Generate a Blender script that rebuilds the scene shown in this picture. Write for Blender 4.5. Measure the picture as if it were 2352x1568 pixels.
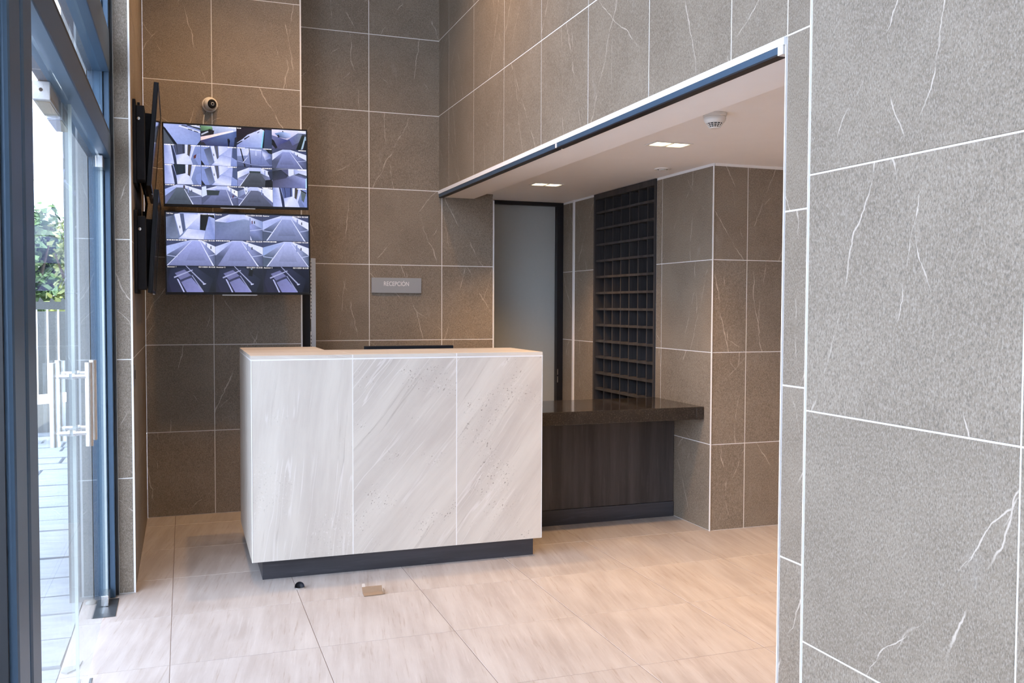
import bpy, bmesh, math, random
from mathutils import Vector, Matrix

for o in list(bpy.data.objects): bpy.data.objects.remove(o)
scene = bpy.context.scene
COL = scene.collection
rnd = random.Random(7)

# ------------------------------------------------------------------ camera
CAM_H = 1.4601
yaw, pitch, roll, FPX = 0.34466, 0.03867, 0.00385, 2104.0
F = Vector((math.sin(yaw)*math.cos(pitch), math.cos(yaw)*math.cos(pitch), -math.sin(pitch)))
R = Vector((math.cos(yaw), -math.sin(yaw), 0)); U = R.cross(F)
c, s = math.cos(roll), math.sin(roll)
R, U = c*R + s*U, c*U - s*R
cd = bpy.data.cameras.new('camera'); cam = bpy.data.objects.new('camera', cd); COL.objects.link(cam)
cd.sensor_width = 36; cd.lens = FPX/2352*36; cd.clip_start = 0.02; cd.clip_end = 300
M = Matrix((R, U, -F)).transposed().to_4x4(); M.translation = Vector((0, 0, CAM_H)); cam.matrix_world = M
scene.camera = cam

# ------------------------------------------------------------------ sky, exposure
EXPO = 0.80
SKY = 3.6
w = bpy.data.worlds.new('sky'); scene.world = w; w.use_nodes = True
bg = w.node_tree.nodes['Background']; bg.inputs[0].default_value = (0.85, 0.92, 1.14, 1); bg.inputs[1].default_value = SKY
vs = scene.view_settings; vs.view_transform = 'Standard'; vs.look = 'None'; vs.exposure = EXPO; vs.gamma = 1; vs.use_curve_mapping = False
WARM = (1.0, 0.58, 0.25)
NOOK_W, HALL_W = 74, 98
sl = bpy.data.lights.new('sun', 'SUN'); sl.energy = 5.0; sl.angle = .009; sl.color = (1, .95, .86)
so = bpy.data.objects.new('sun', sl); COL.objects.link(so); so.rotation_euler = Vector((.5, -.5, .72)).to_track_quat('Z', 'Y').to_euler()
cy = scene.cycles
cy.max_bounces = 6; cy.diffuse_bounces = 4; cy.glossy_bounces = 3; cy.transmission_bounces = 2; cy.transparent_max_bounces = 12
cy.caustics_reflective = False; cy.caustics_refractive = False; cy.adaptive_threshold = .07

# ------------------------------------------------------------------ helpers
def lin(r, g, b):
    f = lambda v: (v/255)/12.92 if v/255 <= .04045 else ((v/255+.055)/1.055)**2.4
    return (f(r), f(g), f(b), 1)
WPOS = {}
class MB:
    def __init__(s): s.v, s.f = [], []
    def poly(s, pts):
        n = len(s.v); s.v += [tuple(p) for p in pts]; s.f.append(tuple(range(n, n+len(pts)))); return s
    def box(s, x0, x1, y0, y1, z0, z1):
        n = len(s.v)
        s.v += [(x, y, z) for z in (z0, z1) for y in (y0, y1) for x in (x0, x1)]
        for q in ((0,2,3,1), (4,5,7,6), (0,1,5,4), (2,6,7,3), (0,4,6,2), (1,3,7,5)): s.f.append(tuple(n+i for i in q))
        return s
    def prism(s, pts, d):
        n = len(s.v); k = len(pts); d = Vector(d)
        s.v += [tuple(Vector(p)) for p in pts] + [tuple(Vector(p)+d) for p in pts]
        s.f.append(tuple(n+i for i in range(k))[::-1]); s.f.append(tuple(n+k+i for i in range(k)))
        for i in range(k):
            j = (i+1) % k; s.f.append((n+i, n+j, n+k+j, n+k+i))
        return s
    def tube(s, pts, r, n=12, caps=True):
        pts = [Vector(p) for p in pts]; rs = r if isinstance(r, (list, tuple)) else [r]*len(pts); base = len(s.v)
        for i, p in enumerate(pts):
            t = (pts[min(i+1, len(pts)-1)]-pts[max(i-1, 0)]).normalized()
            a = Vector((0, 0, 1)) if abs(t.z) < .9 else Vector((1, 0, 0))
            e1 = t.cross(a).normalized(); e2 = t.cross(e1)
            for k in range(n):
                q = 2*math.pi*k/n; s.v.append(tuple(p + rs[i]*(math.cos(q)*e1 + math.sin(q)*e2)))
        for i in range(len(pts)-1):
            for k in range(n):
                k2 = (k+1) % n
                s.f.append((base+i*n+k, base+i*n+k2, base+(i+1)*n+k2, base+(i+1)*n+k))
        if caps:
            s.f.append(tuple(base+k for k in range(n))); s.f.append(tuple(base+(len(pts)-1)*n+k for k in range(n))[::-1])
        return s
    def lathe(s, c, prof, axis=(0, 0, 1), n=32, a0=0, a1=2*math.pi):
        ax = Vector(axis).normalized(); a = Vector((1, 0, 0)) if abs(ax.x) < .9 else Vector((0, 1, 0))
        e1 = ax.cross(a).normalized(); e2 = ax.cross(e1); c = Vector(c); base = len(s.v); full = abs(a1-a0-2*math.pi) < 1e-6
        m = n if full else n+1
        for (r, h) in prof:
            for k in range(m):
                q = a0+(a1-a0)*k/n; s.v.append(tuple(c + ax*h + r*(math.cos(q)*e1+math.sin(q)*e2)))
        for i in range(len(prof)-1):
            for k in range(n):
                k2 = (k+1) % m; s.f.append((base+i*m+k, base+i*m+k2, base+(i+1)*m+k2, base+(i+1)*m+k))
        return s
    def mesh(s, name, off):
        me = bpy.data.meshes.new(name); me.from_pydata([tuple(Vector(p)-off) for p in s.v], [], s.f); me.update()
        b = bmesh.new(); b.from_mesh(me); bmesh.ops.recalc_face_normals(b, faces=b.faces); b.to_mesh(me); b.free()
        return me
    def build(s, name, mat, parent=None, bevel=0, smooth=False, base=False):
        xs = [Vector(p) for p in s.v]
        lo = Vector([min(p[i] for p in xs) for i in range(3)]); hi = Vector([max(p[i] for p in xs) for i in range(3)])
        ctr = (lo+hi)/2
        if base: ctr.z = lo.z
        me = s.mesh(name, ctr); o = bpy.data.objects.new(name, me); COL.objects.link(o)
        if mat: me.materials.append(mat)
        WPOS[o.name] = ctr.copy()
        if parent: o.parent = parent; o.location = ctr - WPOS[parent.name]
        else: o.location = ctr
        if smooth:
            for p in me.polygons: p.use_smooth = True
            me.set_sharp_from_angle(angle=math.radians(35))
        if bevel:
            m = o.modifiers.new('bevel', 'BEVEL'); m.width = bevel; m.segments = 2; m.limit_method = 'ANGLE'
        return o
def box(name, mat, x0, x1, y0, y1, z0, z1, parent=None, bevel=0): return MB().box(x0, x1, y0, y1, z0, z1).build(name, mat, parent, bevel)
def tag(o, label=None, cat=None, group=None, kind=None):
    if label: o['label'] = label
    if cat: o['category'] = cat
    if group: o['group'] = group
    if kind: o['kind'] = kind
    return o
def empty(name, loc):
    o = bpy.data.objects.new(name, None); COL.objects.link(o); o.location = loc; o.empty_display_size = .05; WPOS[o.name] = Vector(loc); return o
def struct(o, label): return tag(o, label, kind='structure')
def copy_tree(o, parent=None):
    c_ = o.copy(); COL.objects.link(c_); c_.parent = parent; WPOS[c_.name] = WPOS[o.name].copy()
    for ch in list(o.children): copy_tree(ch, c_)
    return c_

# ------------------------------------------------------------------ materials
class NT:
    def __init__(s, name):
        s.m = bpy.data.materials.new(name); s.m.use_nodes = True; s.t = s.m.node_tree; s.n = s.t.nodes
        s.b = s.n['Principled BSDF']; s.out = s.n['Material Output']
    def add(s, typ, **kw):
        n = s.n.new(typ)
        for k, v in kw.items():
            if k.startswith('i_'):
                key = k[2:]; key = int(key) if key.isdigit() else key.replace('_', ' ')
                s.set(n.inputs[key], v)
            else: setattr(n, k, v)
        return n
    def set(s, inp, v):
        if hasattr(v, 'links') or isinstance(v, bpy.types.NodeSocket): s.t.links.new(v, inp)
        else: inp.default_value = v
    def math(s, op, a, b=None, c=None, clamp=False):
        n = s.n.new('ShaderNodeMath'); n.operation = op; n.use_clamp = clamp; s.set(n.inputs[0], a)
        if b is not None: s.set(n.inputs[1], b)
        if c is not None: s.set(n.inputs[2], c)
        return n.outputs[0]
    def noise(s, vec, scale, detail=3, rough=.5):
        n = s.add('ShaderNodeTexNoise'); s.set(n.inputs['Vector'], vec); n.inputs['Scale'].default_value = scale
        n.inputs['Detail'].default_value = detail; n.inputs['Roughness'].default_value = rough; return n.outputs['Fac']
    def ramp(s, v, lo, hi, a=0., b=1.):
        n = s.add('ShaderNodeMapRange'); n.interpolation_type = 'SMOOTHSTEP'; s.set(n.inputs[0], v)
        for i, q in zip((1, 2, 3, 4), (lo, hi, a, b)): s.set(n.inputs[i], q)
        return n.outputs[0]
    def mix(s, f, a, b):
        n = s.add('ShaderNodeMix', data_type='RGBA'); s.set(n.inputs[0], f); s.set(n.inputs[6], a); s.set(n.inputs[7], b); return n.outputs[2]
    def mapping(s, vec, rot=(0, 0, 0), scale=(1, 1, 1), loc=(0, 0, 0)):
        n = s.add('ShaderNodeMapping'); s.set(n.inputs[0], vec); s.set(n.inputs[1], loc); n.inputs[2].default_value = rot; n.inputs[3].default_value = scale; return n.outputs[0]
    def coord(s, k='Object'): return s.add('ShaderNodeTexCoord').outputs[k]
    def rand(s): return s.add('ShaderNodeObjectInfo').outputs['Random']
    def bump(s, h, strength=.1, dist=.002):
        n = s.add('ShaderNodeBump'); n.inputs['Strength'].default_value = strength; n.inputs['Distance'].default_value = dist
        s.set(n.inputs['Height'], h); s.t.links.new(n.outputs[0], s.b.inputs['Normal'])
    def bs(s, color=None, rough=None, metal=None, spec=None, **k):
        if color is not None: s.set(s.b.inputs['Base Color'], color)
        if rough is not None: s.set(s.b.inputs['Roughness'], rough)
        if metal is not None: s.b.inputs['Metallic'].default_value = metal
        if spec is not None: s.b.inputs['Specular IOR Level'].default_value = spec
        return s.m
def plain(name, col, rough=.5, metal=0., spec=.5, var=.06, scale=40):
    t = NT(name); n = t.noise(t.coord(), scale, 3)
    a = tuple(q*(1-var) for q in col[:3])+(1,); b = tuple(min(1, q*(1+var)) for q in col[:3])+(1,)
    return t.bs(t.mix(n, a, b), rough, metal, spec)

def tile_mat():
    t = NT('taupe_tile'); o = t.coord(); r = t.rand()
    sep = t.add('ShaderNodeSeparateXYZ'); t.set(sep.inputs[0], o); X, Z = sep.outputs[0], sep.outputs[2]
    off = t.add('ShaderNodeCombineXYZ'); t.set(off.inputs[0], t.math('MULTIPLY', r, 31.7)); t.set(off.inputs[1], t.math('MULTIPLY', r, 57.3)); t.set(off.inputs[2], t.math('MULTIPLY', r, 91.1))
    va = t.add('ShaderNodeVectorMath', operation='ADD'); t.set(va.inputs[0], o); t.set(va.inputs[1], off.outputs[0]); P = va.outputs[0]
    mott = t.noise(P, 3.2, 4, .62)
    g1 = t.noise(t.mapping(P, (0, .5, 0), (1, 1, .5)), 290, 2, .6)
    g2 = t.noise(P, 90, 3, .6)
    base = t.mix(t.ramp(mott, .3, .72), (.196, .158, .116, 1), (.258, .212, .160, 1))
    base = t.mix(t.ramp(g2, .35, .65, 0, .5), base, (.280, .238, .190, 1))
    base = t.mix(t.ramp(g1, .52, .66, 0, .45), base, (.41, .362, .31, 1))
    base = t.mix(t.ramp(g1, .46, .34, 0, .6), base, (.105, .09, .076, 1))
    wob = t.math('MULTIPLY', t.math('SUBTRACT', t.noise(P, 4, 3, .55), .5), .10)
    fine = t.math('MULTIPLY', t.math('SUBTRACT', t.noise(P, 45, 2, .6), .5), .009)
    wob = t.math('ADD', wob, fine)
    veins = None
    for k, (fa, fc, wd, mscale, cut) in enumerate(((37.3, 11.9, .0042, 4.5, .44), (91.7, 53.1, .0030, 5.5, .48), (19.1, 71.3, .0022, 7, .51))):
        ang = t.math('MULTIPLY', t.math('SUBTRACT', t.math('FRACT', t.math('MULTIPLY', r, fa)), .5), 2.0 if k else 1.3)
        cc = t.math('MULTIPLY', t.math('SUBTRACT', t.math('FRACT', t.math('MULTIPLY', r, fc)), .5), .45)
        d = t.math('ADD', t.math('MULTIPLY', X, t.math('COSINE', ang)), t.math('MULTIPLY', Z, t.math('SINE', ang)))
        d = t.math('ABSOLUTE', t.math('ADD', t.math('SUBTRACT', d, cc), t.math('MULTIPLY', wob, 1.0 if k != 1 else -.8)))
        msk = t.ramp(t.noise(t.mapping(P, loc=(k*3.1, 0, k*1.7)), mscale, 2), cut, cut+.13)
        wv = t.math('MULTIPLY_ADD', t.noise(P, 25+9*k, 1), wd*2.2, -wd*.25)
        v = t.math('MULTIPLY', t.ramp(t.math('DIVIDE', d, wv), 1, .25), msk)
        veins = v if veins is None else t.math('MAXIMUM', veins, v)
    col = t.mix(t.math('MULTIPLY', veins, .72), base, (.62, .54, .46, 1))
    haze = t.math('MULTIPLY', t.ramp(t.noise(t.mapping(P, (0, .4, 0), (1.6, 1, .6)), 5.5, 3, .7), .6, .85), .28)
    col = t.mix(haze, col, (.45, .41, .37, 1))
    t.bump(g1, .12, .0015)
    return t.bs(col, .52, 0, .35)
def floor_mat():
    t = NT('sand_floor_tile'); o = t.coord(); r = t.rand()
    off = t.add('ShaderNodeCombineXYZ'); t.set(off.inputs[0], t.math('MULTIPLY', r, 31.7)); t.set(off.inputs[1], t.math('MULTIPLY', r, 57.3))
    va = t.add('ShaderNodeVectorMath', operation='ADD'); t.set(va.inputs[0], t.mapping(o, (0, 0, .16))); t.set(va.inputs[1], off.outputs[0]); P = va.outputs[0]
    s1 = t.noise(t.mapping(P, (0, 0, 0), (1, .09, 1)), 16, 5, .6)
    s2 = t.noise(t.mapping(P, (0, 0, .1), (1, .05, 1)), 60, 4, .65)
    cl = t.noise(P, 4, 4, .6)
    base = t.mix(t.ramp(s1, .3, .7), (.375, .335, .31, 1), (.47, .44, .42, 1))
    base = t.mix(t.ramp(s2, .55, .75, 0, .55), base, (.56, .535, .52, 1))
    base = t.mix(t.ramp(s2, .45, .30, 0, .8), base, (.32, .265, .225, 1))
    base = t.mix(t.ramp(cl, .4, .8, 0, .45), base, (.51, .48, .455, 1))
    return t.bs(base, t.ramp(cl, .3, .7, .34, .44), 0, .4)
def desk_mat(name, ang, seed, pits=1.):
    t = NT(name); o = t.coord()
    P = t.mapping(o, (0, 0, 0), (1, 1, 1), (seed*3.7, seed*1.3, seed*5.1))
    rot = t.add('ShaderNodeVectorRotate', rotation_type='Y_AXIS'); t.set(rot.inputs[0], P); rot.inputs['Angle'].default_value = ang; Q = rot.outputs[0]
    warp = t.noise(P, 2.2, 2)
    ad = t.add('ShaderNodeVectorMath', operation='ADD'); t.set(ad.inputs[0], Q)
    cb = t.add('ShaderNodeCombineXYZ'); t.set(cb.inputs[0], t.math('MULTIPLY', warp, .05)); t.set(ad.inputs[1], cb.outputs[0]); Q = ad.outputs[0]
    s1 = t.noise(t.mapping(Q, scale=(1, 1, .10)), 7.5, 6, .62)
    s2 = t.noise(t.mapping(Q, scale=(1, 1, .04)), 34, 5, .65)
    s3 = t.noise(t.mapping(Q, scale=(1, 1, .05), loc=(5, 3, 1)), 11, 3, .5)
    cl = t.noise(P, 5, 5, .65)
    base = t.mix(t.ramp(s1, .3, .72), (.52, .475, .425, 1), (.67, .63, .565, 1))
    base = t.mix(t.ramp(cl, .35, .75, 0, .5), base, (.62, .58, .515, 1))
    base = t.mix(t.ramp(s2, .60, .74, 0, .55), base, (.74, .705, .65, 1))
    base = t.mix(t.ramp(s2, .40, .27, 0, .6), base, (.355, .315, .27, 1))
    vein = t.ramp(t.math('ABSOLUTE', t.math('SUBTRACT', s3, .5)), .012, .002)
    vein = t.math('MULTIPLY', vein, t.ramp(t.noise(P, 3.3, 2), .45, .6))
    base = t.mix(t.math('MULTIPLY', vein, .6), base, (.74, .70, .66, 1))
    pt = t.noise(t.mapping(Q, scale=(1, 1, .6)), 125, 1, .5)
    pm = t.ramp(t.noise(P, 4.2, 3), .52, .66)
    base = t.mix(t.math('MULTIPLY', t.math('MULTIPLY', t.ramp(pt, .66, .72), pm), .75*pits), base, (.17, .14, .11, 1))
    base = t.mix(t.math('MULTIPLY', t.math('MULTIPLY', t.ramp(pt, .33, .29), pm), .45), base, (.76, .73, .69, 1))
    t.bump(s2, .08, .001)
    return t.bs(base, .5, 0, .35)
def wood_mat(name, a, b, rough=.42, vertical=True, sc=9):
    t = NT(name); o = t.coord(); S = (1, 1, .06) if vertical else (.06, 1, 1)
    n = t.noise(t.mapping(o, scale=S), sc, 6, .65); n2 = t.noise(t.mapping(o, scale=S), sc*6, 4, .7)
    col = t.mix(t.ramp(n, .3, .7), a, b); col = t.mix(t.ramp(n2, .55, .75, 0, .35), col, tuple(min(1, q*1.9) for q in b[:3])+(1,))
    t.bump(n2, .1, .001); return t.bs(col, rough, 0, .4)
def granite_mat():
    t = NT('dark_granite'); o = t.coord(); n = t.noise(o, 160, 3, .7); n2 = t.noise(o, 9, 4)
    col = t.mix(t.ramp(n, .55, .7), (.022, .019, .017, 1), (.10, .085, .07, 1)); col = t.mix(t.ramp(n2, .5, .75, 0, .3), col, (.06, .05, .04, 1))
    return t.bs(col, .09, 0, .6)
def glass_mat(name='clear_glass', tint=(.94, .97, .975, 1), edge=0):
    t = NT(name); lw = t.add('ShaderNodeLayerWeight'); lw.inputs[0].default_value = .5
    fr = t.math('MULTIPLY_ADD', t.math('POWER', lw.outputs['Facing'], 5.), .45, .035, clamp=True)
    tr = t.add('ShaderNodeBsdfTransparent'); tr.inputs[0].default_value = tint
    gl = t.add('ShaderNodeBsdfGlossy'); gl.inputs['Roughness'].default_value = .01; gl.inputs[0].default_value = (.95, 1, 1, 1)
    mx = t.add('ShaderNodeMixShader'); t.set(mx.inputs[0], fr); t.t.links.new(tr.outputs[0], mx.inputs[1]); t.t.links.new(gl.outputs[0], mx.inputs[2])
    t.t.links.new(mx.outputs[0], t.out.inputs[0]); return t.m
def emit_mat(name, col, strength):
    t = NT(name); n = t.noise(t.coord(), 60, 2); t.bs((.8, .8, .8, 1), .4)
    t.set(t.b.inputs['Emission Color'], t.mix(n, tuple(q*.97 for q in col[:3])+(1,), col)); t.b.inputs['Emission Strength'].default_value = strength; return t.m
def picture_mat():
    t = NT('screen_picture'); a = t.add('ShaderNodeVertexColor'); a.layer_name = 'Col'
    n = t.noise(t.coord(), 55, 4, .65); cm = t.add('ShaderNodeMix', data_type='RGBA'); cm.blend_type = 'MULTIPLY'; cm.inputs[0].default_value = 1
    t.set(cm.inputs[6], a.outputs[0]); t.set(cm.inputs[7], t.mix(n, (.85, .85, .88, 1), (1.3, 1.3, 1.32, 1)))
    t.bs((.004, .004, .005, 1), .12, 0, .35); t.t.links.new(cm.outputs[2], t.b.inputs['Emission Color']); t.b.inputs['Emission Strength'].default_value = 1/2**EXPO
    return t.m
MT = tile_mat(); MF = floor_mat()
MD = [desk_mat('beige_stone_a', -.10, 1, .3), desk_mat('beige_stone_b', -.70, 2), desk_mat('beige_stone_c', -.64, 5)]
MDT = desk_mat('beige_stone_top', 1.4, 8, .3)
GROUT = plain('white_grout', (.83, .82, .80), .8, var=.04, scale=60)
FGROUT = plain('grey_floor_grout', (.20, .165, .145), .8)
WHITE = plain('white_profile', (.86, .86, .86), .5, var=.02)
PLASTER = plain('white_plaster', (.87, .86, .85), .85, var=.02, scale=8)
DWOOD = wood_mat('charcoal_wood', (.030, .028, .029, 1), (.075, .068, .067, 1))
DWOODH = wood_mat('charcoal_plinth', (.032, .033, .040, 1), (.064, .065, .076, 1), vertical=False)
RACKM = wood_mat('charcoal_rack', (.026, .025, .027, 1), (.060, .056, .058, 1), .5, True, 14)
GRAN = granite_mat(); GLASS = glass_mat()
FRAME = plain('slate_blue_frame', (.062, .115, .185), .40, .3, .5)
FRAMED = plain('dark_frame_gasket', (.012, .014, .018), .5)
STEEL = plain('brushed_steel', (.72, .72, .72), .24, 1., var=.03, scale=200)
GEDGE = plain('glass_edge', (.62, .70, .68), .15)
BLACK = plain('black_plastic', (.009, .010, .013), .4, 0, .25)
BLACKM = plain('black_steel', (.010, .012, .017), .55, 0, .25)
BLACKF = plain('black_door_frame', (.006, .006, .010), .45)
DOORM = plain('grey_green_door', (.40, .43, .425), .30, 0, .5, var=.03)
WPLAS = plain('white_plastic', (.74, .72, .68), .4, var=.02)
ALU = plain('aluminium', (.55, .56, .57), .4, .6, var=.03)
SIGNM = plain('silver_sign', (.36, .38, .40), .45, .15, var=.03, scale=150)
LETTER = plain('white_lettering', (.9, .9, .9), .5, var=.01)
CARD = plain('cardboard', (.27, .19, .125), .85, var=.1)
RUBBER = plain('dark_rubber', (.03, .032, .045), .4)
SCREENOFF = plain('glossy_screen', (.012, .012, .016), .06, 0, .6)
PIC = picture_mat()
LAMP = emit_mat('warm_lamp', (1, .80, .50, 1), 5)

# ------------------------------------------------------------------ tiled walls
TILE_CACHE = {}
def tile_piece(w_, h_, mat, name, flat=False, th=.009):
    key = (round(w_, 4), round(h_, 4), mat.name)
    if key in TILE_CACHE: return TILE_CACHE[key]
    a, b, e = w_/2, h_/2, .0012
    if flat: vv = [(-a,-b,-th),(a,-b,-th),(a,b,-th),(-a,b,-th),(-a,-b,-e),(a,-b,-e),(a,b,-e),(-a,b,-e),(-a+e,-b+e,0),(a-e,-b+e,0),(a-e,b-e,0),(-a+e,b-e,0)]
    else: vv = [(-a,th,-b),(a,th,-b),(a,th,b),(-a,th,b),(-a,e,-b),(a,e,-b),(a,e,b),(-a,e,b),(-a+e,0,-b+e),(a-e,0,-b+e),(a-e,0,b-e),(-a+e,0,b-e)]
    ff = [(3,2,1,0),(8,9,10,11)]
    for L in (0, 4):
        for i in range(4): ff.append((L+i, L+(i+1)%4, L+4+(i+1)%4, L+4+i))
    me = bpy.data.meshes.new(name); me.from_pydata(vv, [], ff); me.update(); me.materials.append(mat)
    b_ = bmesh.new(); b_.from_mesh(me); bmesh.ops.recalc_face_normals(b_, faces=b_.faces); b_.to_mesh(me); b_.free()
    TILE_CACHE[key] = me; return me
def tiled(name, label, face, at, us, zs, skip=None, back=.06, joint=.005, backing=None):
    """face: '-Y','-X','+X' = the way the wall looks; at = plane; us = joint positions along the wall (world X or Y), zs = joint heights"""
    u0, u1, z0, z1 = min(us), max(us), min(zs), max(zs); pr = .0016
    b = backing or [(u0, u1, z0, z1)]
    m = MB()
    for (a0, a1, c0, c1) in b:
        if face == '-Y': m.box(a0, a1, at+pr, at+back, c0, c1)
        elif face == '-X': m.box(at+pr, at+back, a0, a1, c0, c1)
        else: m.box(at-back, at-pr, a0, a1, c0, c1)
    wall = struct(m.build(name, GROUT), label)
    rz = {'-Y': 0, '-X': -math.pi/2, '+X': math.pi/2}[face]
    us = sorted(us); zs = sorted(zs)
    for i in range(len(us)-1):
        for j in range(len(zs)-1):
            if skip and skip((us[i]+us[i+1])/2, (zs[j]+zs[j+1])/2): continue
            w_, h_ = us[i+1]-us[i]-joint, zs[j+1]-zs[j]-joint
            if w_ < .01 or h_ < .01: continue
            o = bpy.data.objects.new('wall_tile', tile_piece(w_, h_, MT, 'wall_tile')); COL.objects.link(o)
            uc, zc = (us[i]+us[i+1])/2, (zs[j]+zs[j+1])/2
            P = Vector((uc, at, zc)) if face == '-Y' else Vector((at, uc, zc))
            o.parent = wall; o.location = P - WPOS[wall.name]; o.rotation_euler = (0, 0, rz)
    return wall
CEIL = 4.62
Xl, Xm, Xn, Xs = -.2417, 1.9579, 1.5011, 3.217
Yb, Yr, Yc, Yj, Yn = 6.7019, 7.2174, 5.1344, 2.6736, 1.9503
zb = [0]+[.6*k-.0153 for k in range(1, 8)]+[CEIL]
zm = [0]+[.6*k-.0109 for k in range(1, 8)]+[CEIL]
zn = [0]+[.6*k-.0047 for k in range(1, 8)]+[CEIL]
zc = [0]+[.6*k-.0357 for k in range(1, 4)]+[2.368]
tiled('wall_back', 'taupe tiled wall behind the security screens', '-Y', Yb, [-.2417, .2009, .7987], zb, back=.5)
tiled('wall_alcove', 'taupe tiled wall carrying the reception sign', '-Y', Yr, [.7987, 1.3893, 1.9826, 2.4223], zb, back=.38, joint=.006)
tiled('wall_left', 'narrow taupe tiled side wall with screen brackets beside the glass entrance', '+X', Xl, [4.985, 5.58, 6.19, 6.7019], zb, back=.075, joint=.005)
yb_ = [7.2174] + [6.93-.652*k for k in range(0, 16)]
def beam_skip(u, z): return z < 2.38 and u > Yj
tiled('wall_right', 'tall taupe tiled wall above the white soffit opening', '-X', Xm, sorted(set(yb_+[Yj])), zm,
      skip=beam_skip, back=.14, joint=.006, backing=[(min(yb_), 7.2174, 2.388, CEIL), (min(yb_), Yj, 0, 2.388)])
tiled('wall_entrance', 'large grey tiled wall closest to the camera', '-X', Xn, [Yn-.642*k for k in range(0, 8)], zn, back=.3, joint=.0042)
tiled('wall_column', 'tiled column face beside the passage behind the counter', '-Y', Yc, [3.217, 3.475, 4.075, 4.675, 5.275], zc, back=.3, backing=[(3.2275, 5.275, 0, 2.384)])
def rack_skip(u, z): return 5.888 < u < 6.946
tiled('wall_nook', 'tiled side wall holding the dark pigeonhole rack', '-X', Xs, [5.1344, 5.806, 5.888, 6.946, 7.352, 7.386, 7.63], zc, skip=lambda u, z: rack_skip(u, z) or 7.352 < u < 7.386, back=.3,
      backing=[(5.1435, 5.888, 0, 2.384), (6.946, 7.63, 0, 2.384), (5.888, 6.946, 0, .3)])
# pier end by the glass door (faces the camera)
tiled('wall_pier', 'thin tiled pier end between dark door frame and side wall', '-Y', 4.975, [-.317, -.2455], zb, back=.03)
# corner profiles
k = 0
def trim(label, x0, x1, y0, y1, z0, z1, mat=WHITE):
    global k; k += 1
    return struct(box('trim_%d' % k, mat, x0, x1, y0, y1, z0, z1), label)
trim('white corner strip of the pier beside the glass door', -.2455, -.2385, 4.971, 4.985, 0, CEIL)
trim('white edge strip where the screen wall ends', .7987, .806, 6.699, 6.71, 0, CEIL)
trim('pale edge strip of the sign wall by the grey door', 2.4223, 2.43, 7.214, 7.225, 0, 2.33)
trim('white corner strip of the tiled column', 3.211, 3.217, 5.128, 5.136, 0, 2.368)
trim('white vertical strip between tiles by the black door frame', 3.209, 3.2185, 7.355, 7.383, 0, 2.384)
trim('white corner strip of the opening jamb', 1.9535, 1.9595, Yj-.001, Yj+.004, 0, 2.36)
trim('white corner strip of the nearest tiled wall', 1.4982, 1.503, Yn, Yn+.003, 0, CEIL)
trim('white plaster edge under the tall tiled wall', 1.950, 2.05, Yj+.008, 7.213, 2.3615, 2.3875, plain('white_plaster_edge', (.93, .93, .93), .6, var=.01))
# shutter track bars under the edge
t = tag(MB().box(1.955, 1.99, 4.745, 7.205, 2.336, 2.3605).build('shutter_track', FRAME), 'far slim dark track bar under white soffit edge, towards the sign', 'track')
box('underside', BLACKF, 1.953, 1.9905, 4.745, 7.205, 2.331, 2.3358, t)
t2 = empty('shutter_track', (1.97, 3.7, 2.336))
box('rail', FRAME, 1.952, 1.992, Yj+.045, 4.715, 2.337, 2.3605, t2); box('underside', BLACKF, 1.951, 1.9905, Yj+.045, 4.715, 2.330, 2.3368, t2)
box('end_cap', WPLAS, 1.950, 1.995, 4.718, 4.738, 2.336, 2.3605, t2); box('end_cap', WPLAS, 1.950, 1.995, Yj+.012, Yj+.042, 2.330, 2.3605, t2)
tag(t2, 'near slim blue-grey track bar with white end caps under soffit edge', 'track')

# ------------------------------------------------------------------ floor
fl = struct(box('floor', FGROUT, -.475, 6.2, -3.1, 7.75, -.12, -.0012), 'pale sand coloured tiled floor of the lobby')
fx = [-.475, -.063]+[-.063+.6*i for i in range(1, 11)]+[6.2]
fy = [-3.1]+[3.285-.625*i for i in range(9, 0, -1)]+[3.285+.628*i for i in range(0, 8)]
fy = sorted(v for v in fy if v >= -3.1)
for i in range(len(fx)-1):
    for j in range(len(fy)-1):
        w_, h_ = fx[i+1]-fx[i]-.003, fy[j+1]-fy[j]-.003
        if fy[j] < 1.3 and fx[i] > 1.6: continue
        if w_ < .02 or h_ < .02: continue
        o = bpy.data.objects.new('floor_tile', tile_piece(w_, h_, MF, 'floor_tile', True)); COL.objects.link(o)
        o.parent = fl; o.location = Vector(((fx[i]+fx[i+1])/2, (fy[j]+fy[j+1])/2, 0)) - WPOS['floor']

# ------------------------------------------------------------------ ceilings and closing walls
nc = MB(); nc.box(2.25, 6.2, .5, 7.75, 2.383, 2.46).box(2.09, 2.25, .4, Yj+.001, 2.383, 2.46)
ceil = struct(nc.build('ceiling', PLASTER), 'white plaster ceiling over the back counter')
struct(box('ceiling_soffit', plain('white_soffit_lit_tone', (.93, .925, .92), .85, var=.02, scale=8), 1.991, 2.25, Yj+.002, 7.21, 2.336, 2.46), 'white plaster soffit band along the opening')  # paler than the ceiling: the shading change at the step is put into the colour
struct(box('ceiling_hall', PLASTER, -.6, 2.1, -3.2, 7.7, CEIL, CEIL+.1), 'high plaster ceiling of the lobby')
struct(box('wall_rear', PLASTER, -.6, 2.1, -3.2, -3.1, 0, CEIL), 'rear lobby wall behind the camera')
struct(box('wall_passage', PLASTER, 6.2, 6.3, .5, 7.75, 0, 2.46), 'far end wall of the side passage')
struct(box('wall_passage_near', PLASTER, 2.1, 6.2, .4, .5, 0, 2.46), 'near wall of the side passage')
struct(box('wall_passage_back', PLASTER, 3.6, 6.2, 7.64, 7.75, 0, 2.38), 'hidden wall behind the tiled column')

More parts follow.
